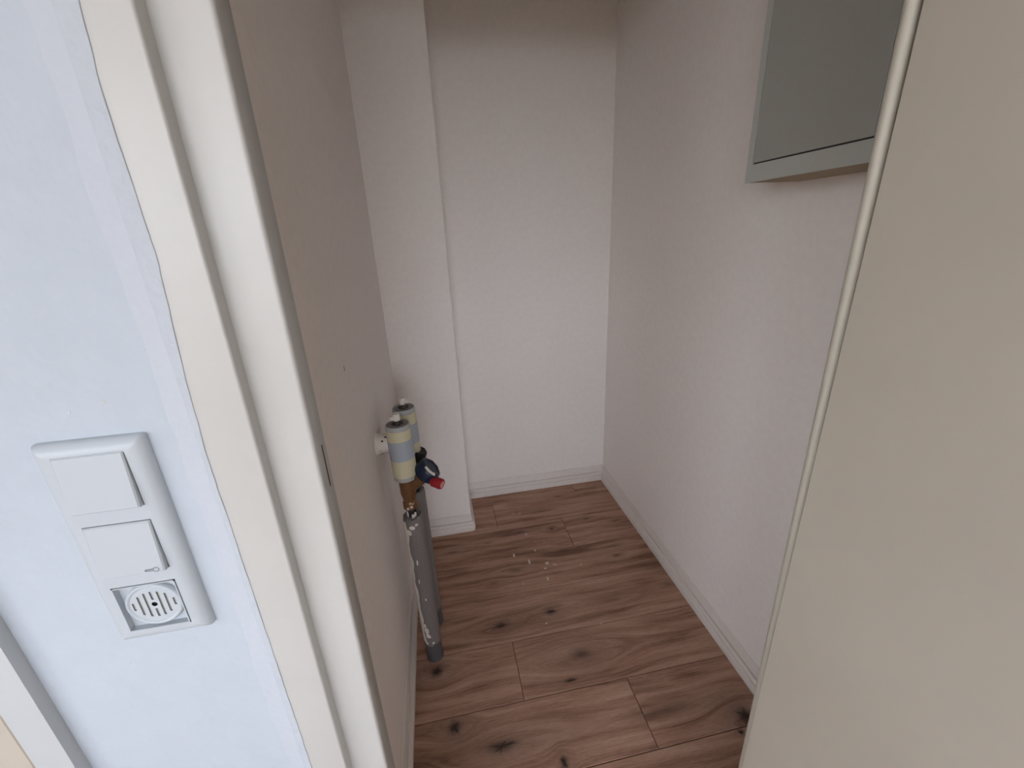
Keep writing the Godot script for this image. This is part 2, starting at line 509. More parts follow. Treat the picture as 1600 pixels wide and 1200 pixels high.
# ---------------------------------------------------------------- pipes
func banded_pipe(called: String, foot: Vector3, top: Vector3, y: Dictionary, front: bool) -> Node3D:
	var root := thing(called, foot)
	var rng := RandomNumberGenerator.new()
	rng.seed = 40 if front else 41
	var lean := (top - foot)
	var at := func(h: float) -> Vector3: return lean * (h / lean.y)
	var dir := lean.normalized()
	var st := new_st()
	lathe(st, [Vector2(0.0, 0.0), Vector2(0.0265, 0.0), Vector2(0.0265, 0.004), Vector2(0.0250, 0.007), Vector2(0.0250, 0.085), Vector2(0.0, 0.085)], 28, along(Vector3.ZERO, dir))
	obj("floor_sleeve", st, M.sleeve, root).set_meta("label", "dark grey sleeve at the floor")
	# lagging with an uneven wrapped surface and a ragged upper end
	st = new_st()
	var nz := FastNoiseLite.new()
	nz.seed = rng.randi()
	nz.frequency = 1.0
	var rows := 40
	var seg := 28
	var pts := []
	for j in rows + 1:
		var ring := []
		for i in seg + 1:
			var t := TAU * (i % seg) / seg
			var h0 := 0.07 + 0.012 * nz.get_noise_2d(cos(t) * 2.0, sin(t) * 2.0)
			var h1: float = y.lag + 0.010 * nz.get_noise_2d(cos(t) * 3.0 + 9.0, sin(t) * 3.0)
			var h := lerpf(h0, h1, float(j) / rows)
			var r := 0.0268 + 0.0009 * nz.get_noise_3d(cos(t) * 1.5, h * 18.0, sin(t) * 1.5)
			if j == 0 or j == rows: r -= 0.0015
			ring.append(at.call(h) + Vector3(cos(t) * r, 0, sin(t) * r))
		pts.append(ring)
	for j in rows:
		for i in seg:
			var n0: Vector3 = Vector3(cos(TAU * i / seg), 0, sin(TAU * i / seg))
			var n1: Vector3 = Vector3(cos(TAU * (i + 1) / seg), 0, sin(TAU * (i + 1) / seg))
			tri(st, pts[j][i], pts[j][i + 1], pts[j + 1][i + 1], n0, n0, n1, n1)
			tri(st, pts[j][i], pts[j + 1][i + 1], pts[j + 1][i], n0, n0, n1, n0)
	for i in seg:
		tri(st, at.call(y.lag - 0.004), pts[rows][i], pts[rows][i + 1], Vector3.UP)
	var lag := obj("lagging", st, M.lagging, root)
	lag.set_meta("label", "grey wrapped pipe insulation")
	if front:
		# wall paint that ran down the side facing the wall, and splashes
		st = new_st()
		for j in 30:
			var h0 := lerpf(0.085, y.lag - 0.01, j / 30.0)
			var h1 := lerpf(0.085, y.lag - 0.01, (j + 1) / 30.0)
			var e0 := PI * (0.72 + 0.03 * sin(h0 * 60.0) + 0.05 * nz.get_noise_1d(h0 * 30.0))
			var e1 := PI * (0.72 + 0.03 * sin(h1 * 60.0) + 0.05 * nz.get_noise_1d(h1 * 30.0))
			for k in 8:
				var a0 := lerpf(e0, PI * 1.3, k / 8.0)
				var b0 := lerpf(e0, PI * 1.3, (k + 1) / 8.0)
				var a1 := lerpf(e1, PI * 1.3, k / 8.0)
				var b1 := lerpf(e1, PI * 1.3, (k + 1) / 8.0)
				var r := 0.0281
				var f := func(h: float, t: float) -> Vector3: return at.call(h) + Vector3(cos(t), 0, sin(t)) * r
				quad(st, f.call(h0, a0), f.call(h0, b0), f.call(h1, b1), f.call(h1, a1), Vector3(cos(a0), 0, sin(a0)))
		obj("paint_run", st, M.old_white, lag)
		st = new_st()
		for s in [[0.115, 1.9, .010, .012], [0.135, 2.0, .008, .016], [0.155, 2.15, .006, .010], [0.083, 2.2, .006, .007], [0.084, 1.45, .005, .006], [0.520, 1.7, .010, .009], [0.505, 2.1, .010, .012], [0.528, 1.2, .006, .006], [0.40, 1.75, .003, .012], [0.33, 1.9, .002, .010], [0.26, 1.5, .003, .006]]:
			var n := Vector3(cos(s[1]), 0, sin(s[1]))
			patch(st, at.call(s[0]) + n * 0.0268, Vector3(-n.z, 0, n.x) * s[2], Vector3.UP * s[3], n, 0.0009, rng)
		var sp := obj("paint_splashes", st, M.old_white, lag)
		sp.set_meta("kind", "stuff")
	# bare pipe above the lagging, then the slanted valve
	st = new_st()
	lathe(st, [Vector2(0.014, y.lag - 0.02), Vector2(0.014, y.valve + 0.004), Vector2(0.0, y.valve + 0.004)], 20, along(Vector3.ZERO, dir))
	obj("bare_pipe", st, M.black_iron, root)
	if front:
		st = new_st()
		for s in [[0.548, 1.3, .006, .012], [0.552, 0.8, .005, .010], [0.556, 2.4, .006, .012], [0.540, 1.9, .005, .006]]:
			var n := Vector3(cos(s[1]), 0, sin(s[1]))
			patch(st, at.call(s[0]) + n * 0.0139, Vector3(-n.z, 0, n.x) * s[2], Vector3.UP * s[3], n, 0.0012, rng)
		obj("paint_splashes", st, M.old_white, root).set_meta("kind", "stuff")
	st = new_st()
	var yv: float = y.valve
	var yb: float = y.cyl0
	lathe(st, [Vector2(0.0, yv - 0.002), Vector2(0.0150, yv - 0.002), Vector2(0.0200, yv + 0.003), Vector2(0.0200, yv + 0.020), Vector2(0.0165, yv + 0.026), Vector2(0.0185, yv + 0.036), Vector2(0.0215, yv + 0.050), Vector2(0.0215, yb + 0.004), Vector2(0.0, yb + 0.004)], 6 if false else 24, along(Vector3.ZERO, dir))
	var bd := Vector3(0.86, 0.78, 0.12).normalized() if front else Vector3(0.26, 0.75, 0.10).normalized()
	var b0: Vector3 = at.call(yv + (0.060 if front else 0.050))
	lathe(st, [Vector2(0.0185, 0.0), Vector2(0.0185, 0.042), Vector2(0.0215, 0.044), Vector2(0.0215, 0.056), Vector2(0.013, 0.058), Vector2(0.013, 0.07)], 24, along(b0, bd))
	var body := obj("valve_body", st, M.brass if front else M.old_brass, root)
	body.set_meta("label", "tarnished brass slanted valve body")
	if front:
		st = new_st()
		for s in [[yv + 0.012, 1.35, .006, .005], [yv + 0.008, 1.9, .005, .005], [yv + 0.021, 1.1, .004, .003]]:
			var n := Vector3(cos(s[1]), 0, sin(s[1]))
			patch(st, at.call(s[0]) + n * 0.0200, Vector3(-n.z, 0, n.x) * s[2], Vector3.UP * s[3], n, 0.001, rng)
		obj("paint_splashes", st, M.old_white, body).set_meta("kind", "stuff")
	# handwheel
	st = new_st()
	var w0: Vector3 = b0 + bd * (0.066 if front else 0.052)
	var ws := 1.0 if front else 0.72
	lathe(st, [Vector2(0.0, -0.006), Vector2(0.024, -0.006), Vector2(0.0315, -0.002), Vector2(0.0335, 0.004), Vector2(0.0335, 0.024), Vector2(0.0315, 0.030), Vector2(0.027, 0.033), Vector2(0.021, 0.0325), Vector2(0.019, 0.0305), Vector2(0.0, 0.0305)], 64, along(w0, bd).scaled_local(Vector3(ws, 1.0, ws)), 8, 0.035)
	var wheel := obj("handwheel", st, M.blue if front else M.black_plastic, root)
	wheel.set_meta("label", "dark blue lobed handwheel" if front else "blackish handwheel")
	if front:
		st = new_st()
		var wx := along(w0, bd)
		# pale arc printed on the rim side facing the room
		var towards := Vector3(-0.35, -0.10, 1.0)
		var lx := wx.basis.inverse() * towards
		var mid := atan2(lx.z, lx.x)
		lathe(st, [Vector2(0.0322, 0.0308), Vector2(0.0285, 0.0338), Vector2(0.0250, 0.0342)], 14, wx, 0, 0.0, mid - 0.62, mid + 0.62)
		obj("pale_arc", st, M.old_white, wheel)
		# red capped drain cock under the wheel
		st = new_st()
		var rd := Vector3(0.80, -0.16, 0.58).normalized()
		var r0: Vector3 = at.call(yv + 0.100) + Vector3(0.040, 0, 0.008)
		lathe(st, [Vector2(0.0, 0.0), Vector2(0.008, 0.0), Vector2(0.008, 0.040), Vector2(0.0, 0.040)], 16, along(r0, rd))
		var cock := obj("drain_cock", st, M.old_brass, root)
		st = new_st()
		lathe(st, [Vector2(0.0, -0.01), Vector2(0.0120, -0.01), Vector2(0.0146, -0.006), Vector2(0.0146, 0.019), Vector2(0.0128, 0.023), Vector2(0.0, 0.023)], 24, along(r0 + rd * 0.048, rd), 8, 0.05)
		obj("red_cap", st, M.red, cock).set_meta("label", "red plastic cap")
		st = new_st()
		lathe(st, [Vector2(0.0, 0.0234), Vector2(0.009, 0.0234), Vector2(0.0096, 0.0228)], 18, along(r0 + rd * 0.048, rd))
		obj("cap_disc", st, M.pink, cock)
	# insulated vessel with taped bands
	st = new_st()
	var yt: float = y.cyl1
	lathe(st, [Vector2(0.0, yb), Vector2(0.0285, yb), Vector2(0.0315, yb + 0.003), Vector2(0.0318, yt - 0.003), Vector2(0.0308, yt - 0.0005), Vector2(0.0290, yt), Vector2(0.0255, yt - 0.0005), Vector2(0.0245, yt - 0.004), Vector2(0.0, yt - 0.004)], 40, along(Vector3.ZERO, dir))
	var ves := obj("lagged_cylinder", st, M.grey_tape, root)
	ves.set_meta("label", "banded insulation cylinder")
	var L := yt - yb
	for b in [[0.085, 0.405, M.cream_tape], [0.395, 0.745, M.blue_tape], [0.735, 0.925, M.cream_tape]]:
		st = new_st()
		var r := 0.0324 if b[2] == M.cream_tape else 0.0329
		lathe(st, [Vector2(0.0316, yb + L * b[0]), Vector2(r, yb + L * b[0] + 0.0006), Vector2(r, yb + L * b[1] - 0.0006), Vector2(0.0316, yb + L * b[1])], 40, along(Vector3.ZERO, dir))
		obj("tape_band", st, b[2], ves).set_meta("label", "cream tape band" if b[2] == M.cream_tape else "bluish grey tape band")
	st = new_st()
	lathe(st, [Vector2(0.0165, yt - 0.004), Vector2(0.0165, yt - 0.0015), Vector2(0.009, yt - 0.001), Vector2(0.009, yt + 0.008), Vector2(0.0075, yt + 0.010), Vector2(0.0, yt + 0.010)], 20, along(Vector3.ZERO, dir))
	var neck_cover := new_st()
	lathe(neck_cover, [Vector2(0.0282, yt - 0.0020), Vector2(0.0280, yt + 0.0006), Vector2(0.0245, yt + 0.0012), Vector2(0.0165, yt + 0.0006), Vector2(0.0165, yt - 0.003)], 32, along(Vector3.ZERO, dir))
	obj("end_disc", neck_cover, M.end_disc, ves).set_meta("label", "dark grey end disc")
	var neck := obj("top_fitting", st, M.old_brass, root)
	st = new_st()
	var tp: Vector3 = at.call(yt + 0.010)
	lathe(st, [Vector2(0.0, 0.0), Vector2(0.0090, 0.0), Vector2(0.0100, 0.002), Vector2(0.0100, 0.016), Vector2(0.008, 0.0190), Vector2(0.005, 0.0190), Vector2(0.0045, 0.015), Vector2(0.0, 0.015)], 18, along(tp, dir))
	var nd := Vector3(-0.85, 0.0, 0.5).normalized() if front else Vector3(0.9, 0.0, 0.3).normalized()
	lathe(st, [Vector2(0.0058, 0.0), Vector2(0.0058, 0.018), Vector2(0.0048, 0.019), Vector2(0.0030, 0.019), Vector2(0.0026, 0.012), Vector2(0.0, 0.012)], 14, along(tp + Vector3(0, 0.008, 0), nd))
	obj("vent_cap", st, M.old_white, neck).set_meta("label", "small white air vent cap")
	return root

# ---------------------------------------------------------------- skirting
func skirting_outline() -> PackedVector2Array:
	# (distance from the wall, height)
	var p := PackedVector2Array([Vector2(0, 0), Vector2(0.0160, 0), Vector2(0.0165, 0.002)])
	for t in [0.0, 0.25, 0.5, 0.75, 1.0]: p.append(Vector2(0.0120 + 0.0045 * cos(t * PI / 2), 0.023 + 0.005 * sin(t * PI / 2)))
	p.append(Vector2(0.0088, 0.0285))
	p.append(Vector2(0.0088, 0.0318))
	for t in [0.0, 0.25, 0.5, 0.75, 1.0]: p.append(Vector2(0.0095 + 0.0035 * sin(t * PI), 0.0325 + 0.013 * t))
	p.append(Vector2(0.0015, 0.0465))
	p.append(Vector2(0.0015, 0.0510))
	p.append(Vector2(0.0075, 0.0530))
	p.append(Vector2(0.0070, 0.0580))
	p.append(Vector2(0.0030, 0.0830))
	p.append(Vector2(0.0, 0.0855))
	return p

func skirt(st: SurfaceTool, a: Vector3, b: Vector3, out: Vector3) -> void:
	sweep(st, skirting_outline(), a, b, out, Vector3.UP, 35.0)

func mark(parent: Node, at: Vector3, u: Vector3, v: Vector3, n: Vector3, col: Color, rng: RandomNumberGenerator, called := "wall_spot") -> void:
	var st := new_st()
	patch(st, at - parent.position if parent is Node3D else at, u, v, n, 0.00035, rng)
	obj(called, st, plain(col, 0.8), parent)

# ---------------------------------------------------------------- scene
func _ready() -> void:
	# camera, sky, exposure
	var cam := Camera3D.new()
	cam.name = "camera"
	cam.fov = 84.686
	cam.near = 0.02
	cam.position = Vector3(0, EYE, 0)
	cam.rotation_degrees = Vector3(-19.697, -9.736, -2.674)
	add_child(cam)
	cam.current = true
	var env := Environment.new()
	env.background_mode = Environment.BG_SKY
	var sm := ProceduralSkyMaterial.new()
	sm.sky_top_color = c8(206, 216, 232)
	sm.sky_horizon_color = c8(230, 235, 242)
	sm.ground_horizon_color = c8(120, 118, 112)
	sm.ground_bottom_color = c8(90, 86, 78)
	sm.sky_energy_multiplier = 1.0
	var sky := Sky.new()
	sky.sky_material = sm
	env.sky = sky
	env.tonemap_mode = Environment.TONE_MAPPER_LINEAR
	env.tonemap_exposure = 12.0
	env.sdfgi_enabled = true
	env.ssao_enabled = true
	env.ssil_enabled = true
	var we := WorldEnvironment.new()
	we.name = "world_environment"
	we.environment = env
	add_child(we)

	# materials
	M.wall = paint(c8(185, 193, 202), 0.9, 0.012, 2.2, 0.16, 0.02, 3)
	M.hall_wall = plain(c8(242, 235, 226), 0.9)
	M.closet_wall = paint(c8(246, 238, 232), 0.9, 0.02, 3.5, 0.12, 0.02, 9)
	M.frame = paint(c8(193, 192, 188), 0.38, 0.012, 1.2, 0.05, 0.012, 17)
	M.leaf = paint(c8(188, 180, 166), 0.42, 0.02, 0.9, 0.04, 0.010, 21)
	M.casing = paint(c8(190, 193, 195), 0.4, 0.012, 1.2, 0.05, 0.012, 19)
	M.bead = paint(c8(194, 188, 174), 0.75, 0.012, 1.2, 0.0, 0.012, 19)
	M.skirting = paint(c8(234, 225, 217), 0.45, 0.02, 3.0, 0.0, 0.02, 25)
	M.ceiling = plain(c8(240, 237, 233), 0.9)
	M.filler = paint(c8(187, 193, 201), 0.8, 0.012, 5.0, 0.3, 0.03, 29)
	M.cabinet = paint(c8(158, 157, 149), 0.45, 0.012, 4.0, 0.0, 0.03, 31)
	M.cabinet_rim = paint(c8(178, 178, 171), 0.42, 0.012, 4.0, 0.0, 0.03, 31)
	M.cabinet_edge = paint(c8(176, 158, 128), 0.8, 0.06, 6.0, 0.2, 0.03, 33)
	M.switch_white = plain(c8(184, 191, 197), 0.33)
	M.print_grey = plain(c8(70, 72, 78), 0.6)
	M.slot_grey = plain(c8(150, 150, 148), 0.7)
	M.slot_dark = plain(c8(25, 25, 25), 0.7)
	M.sleeve = plain(c8(82, 80, 82), 0.5)
	M.lagging = paint(c8(128, 121, 118), 0.55, 0.12, 9.0, 0.6, 0.03, 37)
	M.old_white = paint(c8(232, 224, 214), 0.6, 0.05, 12.0, 0.3, 0.04, 41)
	M.black_iron = plain(c8(34, 30, 29), 0.6, 0.2)
	M.brass = paint(c8(138, 92, 52), 0.42, 0.35, 14.0, 0.3, 0.03, 43)
	M.brass.metallic = 0.55
	M.old_brass = paint(c8(70, 54, 44), 0.55, 0.3, 14.0, 0.3, 0.03, 47)
	M.old_brass.metallic = 0.3
	M.blue = plain(c8(8, 26, 54), 0.38)
	M.black_plastic = plain(c8(26, 27, 34), 0.45)
	M.red = plain(c8(150, 26, 34), 0.35)
	M.pink = plain(c8(214, 150, 142), 0.4)
	M.grey_tape = plain(c8(172, 171, 171), 0.4)
	M.end_disc = plain(c8(96, 94, 94), 0.3)
	M.blue_tape = paint(c8(172, 178, 188), 0.5, 0.04, 14.0, 0.2, 0.05, 53)
	M.cream_tape = paint(c8(214, 206, 172), 0.5, 0.04, 14.0, 0.2, 0.05, 57)
	M.groove = plain(c8(60, 45, 36), 0.9)
	M.rust = plain(c8(84, 60, 42), 0.9)
	M.hall_floor = paint(c8(178, 146, 122), 0.5, 0.15, 1.0, 0.0, 0.02, 61)
	M.chip = plain(c8(208, 196, 184), 0.85)
	M.window = plain(c8(235, 235, 235), 0.4)
	var wood := StandardMaterial3D.new()
	wood.albedo_texture = ImageTexture.create_from_image(wood_image())
	wood.roughness = 0.66
	wood.metallic_specular = 0.35
	wood.normal_enabled = true
	var gn := noise_tex(0.02, true, 71, 3, 3.0)
	wood.normal_texture = gn
	wood.normal_scale = 0.12
	M.wood = wood
	var rng := RandomNumberGenerator.new()
	rng.seed = 2024

	# ------------------------------------------------ shell
	var ceil_y := 2.5
	var hall := Rect2(-3.6, DOOR_Z, 5.2, 4.4)       # x, z of the hall
	var hz1 := hall.end.y
	var hx1 := hall.end.x
	var cl := -0.195      # closet
	var cr := 0.805
	var cb := -1.893
	var wz := -0.4405     # closet face of the door wall
	var st := new_st()
	bx(st, Vector3(-3.8, -0.15, -2.1), Vector3(1.9, -0.007, -0.30))
	bx(st, Vector3(-3.8, -0.15, -0.30), Vector3(1.9, 0.0, hz1 + 0.2))
	var floor_ := obj("floor", st, M.hall_floor)
	tag(floor_, "brown knotty wood-look laminate floor laid crosswise in the closet", "floor", "", "structure")
	st = new_st()
	bx(st, Vector3(-3.8, ceil_y, -2.1), Vector3(1.9, ceil_y + 0.15, hz1 + 0.2))
	tag(obj("ceiling", st, M.ceiling), "plain white ceiling above the hall and closet", "ceiling", "", "structure")

	# planks of the closet floor: seam positions along x for each row
	for row in range(-2, 7):
		var z1 := ROW0 - row * PITCH
		var z0 := z1 - PITCH
		z0 = maxf(z0, cb + 0.002)
		z1 = minf(z1, -0.302)
		if z1 - z0 < 0.01: continue
		var xs = [cl + 0.002]
		for s in SEAMS.get(row, []): if s < cr - 0.03: xs.append(s)
		xs.append(cr - 0.002)
		for k in xs.size() - 1: plank(floor_, xs[k], xs[k + 1], z0, z1, rng)

	# closet walls
	st = new_st()
	bx(st, Vector3(cl - 0.1, -0.007, cb - 0.1), Vector3(cl, ceil_y, wz))
	var wl := obj("wall_left", st, M.closet_wall)
	tag(wl, "shaded closet side wall with the pipes standing along it", "wall", "", "structure")
	st = new_st()
	bx(st, Vector3(cl, -0.007, cb - 0.1), Vector3(cr + 0.1, ceil_y, cb))
	tag(obj("wall_back", st, M.closet_wall), "closet rear wall beyond the boxed-out corner", "wall", "", "structure")
	st = new_st()
	bx(st, Vector3(cr, -0.007, cb), Vector3(cr + 0.1, ceil_y, wz))
	var wr := obj("wall_right", st, M.closet_wall)
	tag(wr, "closet side wall carrying the grey metal cabinet", "wall", "", "structure")
	st = new_st()
	var co := PackedVector2Array([Vector2(cl, cb), Vector2(0.061, cb)])
	for t in [0.0, 0.34, 0.67, 1.0]: co.append(Vector2(0.057 + 0.004 * cos(t * PI / 2), -1.644 + 0.004 * sin(t * PI / 2)))
	co.append(Vector2(cl, -1.640))
	sweep(st, co, Vector3(0, -0.007, 0), Vector3(0, ceil_y, 0), Vector3.RIGHT, Vector3.BACK)
	tag(obj("wall_corner", st, M.closet_wall), "boxed-out wall corner behind the pipes", "wall", "", "structure")

	# hall walls; the door wall has openings for the closet frame and the frame beside it
	var f0 := -0.2225       # outer edge of the closet frame's latch jamb
	var open1 := 0.491     # hinge jamb lining
	var f1 := open1 + 0.0902
	var head := 2.02
	var g1 := -0.4380      # second frame: inner edge of its casing towards the switch
	var g0 := g1 - 0.86
	st = new_st()
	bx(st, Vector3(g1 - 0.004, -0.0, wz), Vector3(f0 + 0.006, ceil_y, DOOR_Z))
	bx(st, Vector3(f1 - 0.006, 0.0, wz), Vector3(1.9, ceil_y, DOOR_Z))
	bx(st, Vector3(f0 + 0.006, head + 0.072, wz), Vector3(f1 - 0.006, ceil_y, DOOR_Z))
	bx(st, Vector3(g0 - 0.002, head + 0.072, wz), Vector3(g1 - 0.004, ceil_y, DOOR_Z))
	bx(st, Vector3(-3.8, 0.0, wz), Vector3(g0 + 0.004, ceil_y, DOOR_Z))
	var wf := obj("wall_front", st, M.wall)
	tag(wf, "bright white hall wall with the triple light switch", "wall", "", "structure")
	# uneven filler where the plaster meets the steel frame
	st = new_st()
	var nz := FastNoiseLite.new()
	nz.seed = 8
	nz.frequency = 1.0
	var keys = [[0.30, -0.2130], [0.65, -0.2148], [0.95, -0.2172], [1.10, -0.2186], [1.18, -0.2160], [1.285, -0.2085], [1.36, -0.2098], [1.40, -0.2100], [1.45, -0.2062], [2.02, -0.2070]]
	var prev = []
	for i in 241:
		var y := lerpf(0.0, 2.02, i / 240.0)
		var ex: float = keys[0][1]
		for k in keys.size() - 1:
			if y >= keys[k][0]: ex = lerpf(keys[k][1], keys[k + 1][1], clampf((y - keys[k][0]) / (keys[k + 1][0] - keys[k][0]), 0, 1))
		ex += 0.0007 * nz.get_noise_1d(y * 38.0) + 0.0004 * nz.get_noise_1d(y * 160.0)
		var t := 0.0054 + 0.0004 * nz.get_noise_1d(y * 20.0 + 40.0)
		var wdt := 0.020 + 0.006 * nz.get_noise_1d(y * 9.0 + 80.0)
		var fx := minf(ex - 0.004, f0 - 0.0006)
		var cur = [Vector3(ex, y, DOOR_Z + 0.0035), Vector3(ex - 0.0006, y, DOOR_Z + t), Vector3(fx, y, DOOR_Z + t), Vector3(fx - wdt * 0.5, y, DOOR_Z + t * 0.4), Vector3(fx - wdt, y, DOOR_Z - 0.0002)]
		if i > 0:
			for k in 4:
				var n := Vector3.BACK if k > 0 else Vector3(1, 0, 0.3)
				quad(st, prev[k], cur[k], cur[k + 1], prev[k + 1], n)
		prev = cur
	var fil := obj("filler", st, M.filler, wf)
	fil.set_meta("label", "uneven painted filler along the door frame")
	# spots and scuffs
	for s in [[160, -0.2867, 1.1700, 0.0022, 0.0012, c8(207, 203, 181)], [1, -0.3136, 1.1634, 0.0014, 0.0018, c8(206, 209, 215)], [2, -0.2209, 1.4125, 0.0025, 0.0018, c8(205, 201, 198)], [3, -0.2271, 1.3908, 0.0040, 0.0016, c8(210, 210, 213)], [4, -0.2306, 1.2572, 0.0010, 0.0014, c8(198, 196, 181)], [5, -0.2427, 1.2127, 0.0010, 0.0016, c8(199, 199, 199)], [6, -0.2367, 1.2231, 0.0016, 0.0010, c8(205, 207, 211)], [7, -0.2877, 0.9000, 0.0010, 0.0006, c8(194, 196, 202)], [8, -0.2522, 0.8995, 0.001, 0.0007, c8(189, 191, 195)], [9, -0.3552, 0.8803, 0.001, 0.0006, c8(194, 196, 199)]]:
		mark(wf, Vector3(s[1], s[2], DOOR_Z), Vector3(s[3], 0.0, 0), Vector3(0, s[4], 0), Vector3.BACK, s[5], rng)
	mark(wl, Vector3(cl, 1.048, -0.866), Vector3(0, 0.002, 0.004), Vector3(0, 0.006, -0.002), Vector3.RIGHT, c8(190, 176, 166), rng)
	mark(wl, Vector3(cl, 1.043, -0.868), Vector3(0, 0.001, 0.002), Vector3(0, 0.003, -0.001), Vector3.RIGHT, c8(130, 116, 106), rng)
	mark(wr, Vector3(cr, 0.30, -1.18), Vector3(0, 0.001, 0.004), Vector3(0, 0.006, 0.0), Vector3.LEFT, c8(244, 240, 238), rng)
	mark(wr, Vector3(cr, 0.42, -0.85), Vector3(0, 0.001, 0.004), Vector3(0, 0.008, 0.0), Vector3.LEFT, c8(242, 238, 236), rng)

	var wx0 := -3.3
	var wx1 := 1.1
	var wy0 := 0.85
	var wy1 := 2.42
	st = new_st()
	bx(st, Vector3(-3.8, 0, DOOR_Z), Vector3(-3.6, ceil_y, 1.6))
	bx(st, Vector3(-3.8, 0, 3.6), Vector3(-3.6, ceil_y, hz1 + 0.2))
	bx(st, Vector3(-3.8, 0, 1.6), Vector3(-3.6, wy0, 3.6))
	bx(st, Vector3(-3.8, wy1, 1.6), Vector3(-3.6, ceil_y, 3.6))
	tag(obj("wall_hall_side", st, M.hall_wall), "white hall side wall behind the viewer, beside the window", "wall", "", "structure")
	st = new_st()
	bx(st, Vector3(hx1, 0, DOOR_Z), Vector3(1.9, ceil_y, hz1 + 0.2))
	tag(obj("wall_hall_end", st, M.hall_wall), "white hall wall behind the open door leaf", "wall", "", "structure")
	st = new_st()
	bx(st, Vector3(-3.6, 0, hz1), Vector3(wx0, ceil_y, hz1 + 0.2))
	bx(st, Vector3(wx1, 0, hz1), Vector3(hx1, ceil_y, hz1 + 0.2))
	bx(st, Vector3(wx0, 0, hz1), Vector3(wx1, wy0, hz1 + 0.2))
	bx(st, Vector3(wx0, wy1, hz1), Vector3(wx1, ceil_y, hz1 + 0.2))
	tag(obj("wall_window", st, M.hall_wall), "white wall with the daylight window behind the viewer", "wall", "", "structure")
	st = new_st()
	for s in [wx0, wx1 - 0.06, (wx0 + wx1) * 0.5 - 0.04]:
		bx(st, Vector3(s, wy0, hz1 + 0.08), Vector3(s + 0.06, wy1, hz1 + 0.14), 0.004)
	for s in [wy0, wy1 - 0.06]:
		bx(st, Vector3(wx0, s, hz1 + 0.08), Vector3(wx1, s + 0.06, hz1 + 0.14), 0.004)
	tag(obj("window_1", st, M.window), "wide white window frame behind the viewer", "window", "", "structure")

	# ------------------------------------------------ closet door frame
	var fz := DOOR_Z + 0.0045
	var fr := thing("trim_1", Vector3(f0, 0, fz))
	tag(fr, "cream steel door frame of the closet beside the light switch", "door frame", "", "structure")
	var outl := jamb_outline(0.0465, 0.0165, 0.0437, fz - wz)
	st = new_st()
	sweep(st, outl, Vector3.ZERO, Vector3(0, head, 0), Vector3.RIGHT, Vector3.BACK, 50.0)
	var jl := obj("frame_jamb", st, M.frame, fr)
	st = new_st()
	# hinge jamb: casing, rebate and a rounded bead beside the hung leaf, splayed back from it
	var hj := PackedVector2Array([Vector2(f1, DOOR_Z - 0.02), Vector2(f1, fz), Vector2(f1 - 0.040, fz), Vector2(f1 - 0.040, -0.404), Vector2(0.4600, -0.404)])
	for k in 13:
		var t := lerpf(-0.15, -PI * 1.02, k / 12.0) * -1.0
		hj.append(Vector2(0.4535 + 0.0062 * cos(t), -0.3990 + 0.0062 * sin(t)))
	hj.append(Vector2(0.4480, -0.4035))
	hj.append(Vector2(0.4925, wz + 0.0012))
	hj.append(Vector2(0.4945, wz))
	hj.append(Vector2(f1 - 0.004, wz))
	hj.append(Vector2(f1 - 0.004, DOOR_Z - 0.02))
	for k in hj.size(): hj[k] -= Vector2(f0, fz)
	sweep(st, hj, Vector3.ZERO, Vector3(0, head, 0), Vector3.RIGHT, Vector3.BACK, 50.0)
	obj("frame_jamb", st, M.bead, fr)
	st = new_st()
	sweep(st, outl, Vector3(0.004, head + 0.0902, 0), Vector3(f1 - f0 - 0.004, head + 0.0902, 0), Vector3.DOWN, Vector3.BACK, 50.0)
	obj("frame_head", st, M.frame, fr)
	# latch slot in the lining
	st = new_st()
	var lx := 0.0902
	bx(st, Vector3(lx - 0.0010, 1.040, -0.0400), Vector3(lx + 0.0002, 1.090, -0.0370))
	obj("latch_slot", st, M.rust, jl)

	# the frame of the next door along the hall
	var gz := DOOR_Z + 0.0130
	var fr2 := thing("trim_2", Vector3(g1, 0, gz))
	tag(fr2, "white casing of the neighbouring door at the photo's lower corner", "door frame", "", "structure")
	var outl2 := jamb_outline(0.034, 0.0165, 0.030, gz - wz)
	st = new_st()
	sweep(st, outl2, Vector3.ZERO, Vector3(0, head, 0), Vector3.LEFT, Vector3.BACK, 50.0)
	obj("frame_jamb", st, M.casing, fr2)
	st = new_st()
	sweep(st, outl2, Vector3(g0 - g1, 0, 0), Vector3(g0 - g1, head, 0), Vector3.RIGHT, Vector3.BACK, 50.0)
	obj("frame_jamb", st, M.casing, fr2)
	st = new_st()
	sweep(st, outl2, Vector3(0, head + 0.066, 0), Vector3(g0 - g1, head + 0.066, 0), Vector3.DOWN, Vector3.BACK, 50.0)
	obj("frame_head", st, M.casing, fr2)
	st = new_st()
	bx(st, Vector3(g0 + 0.040, 0.006, gz - 0.050), Vector3(g1 - 0.040, head + 0.02, gz - 0.006), 0.002)
	tag(obj("door_2", st, M.leaf), "closed beige door in the white casing at the photo's lower corner", "door", "", "structure")

	# ------------------------------------------------ open closet door
	var leaf := thing("door_1", Vector3(0.4430, 1.0, -0.388))
	tag(leaf, "beige painted closet door standing open at the hinge side", "door", "", "structure")
	leaf.rotation.z = -0.0122
	st = new_st()
	bx(st, Vector3(0, -0.99, 0.0), Vector3(0.026, 0.985, 0.590), 0.0025)
	bx(st, Vector3(0.026, -0.99, -0.0), Vector3(0.040, 0.998, 0.603), 0.002)
	obj("leaf", st, M.leaf, leaf)

	# ------------------------------------------------ skirting boards
	st = new_st()
	skirt(st, Vector3(0.061 + 0.004, 0, cb), Vector3(cr - 0.002, 0, cb), Vector3.BACK)
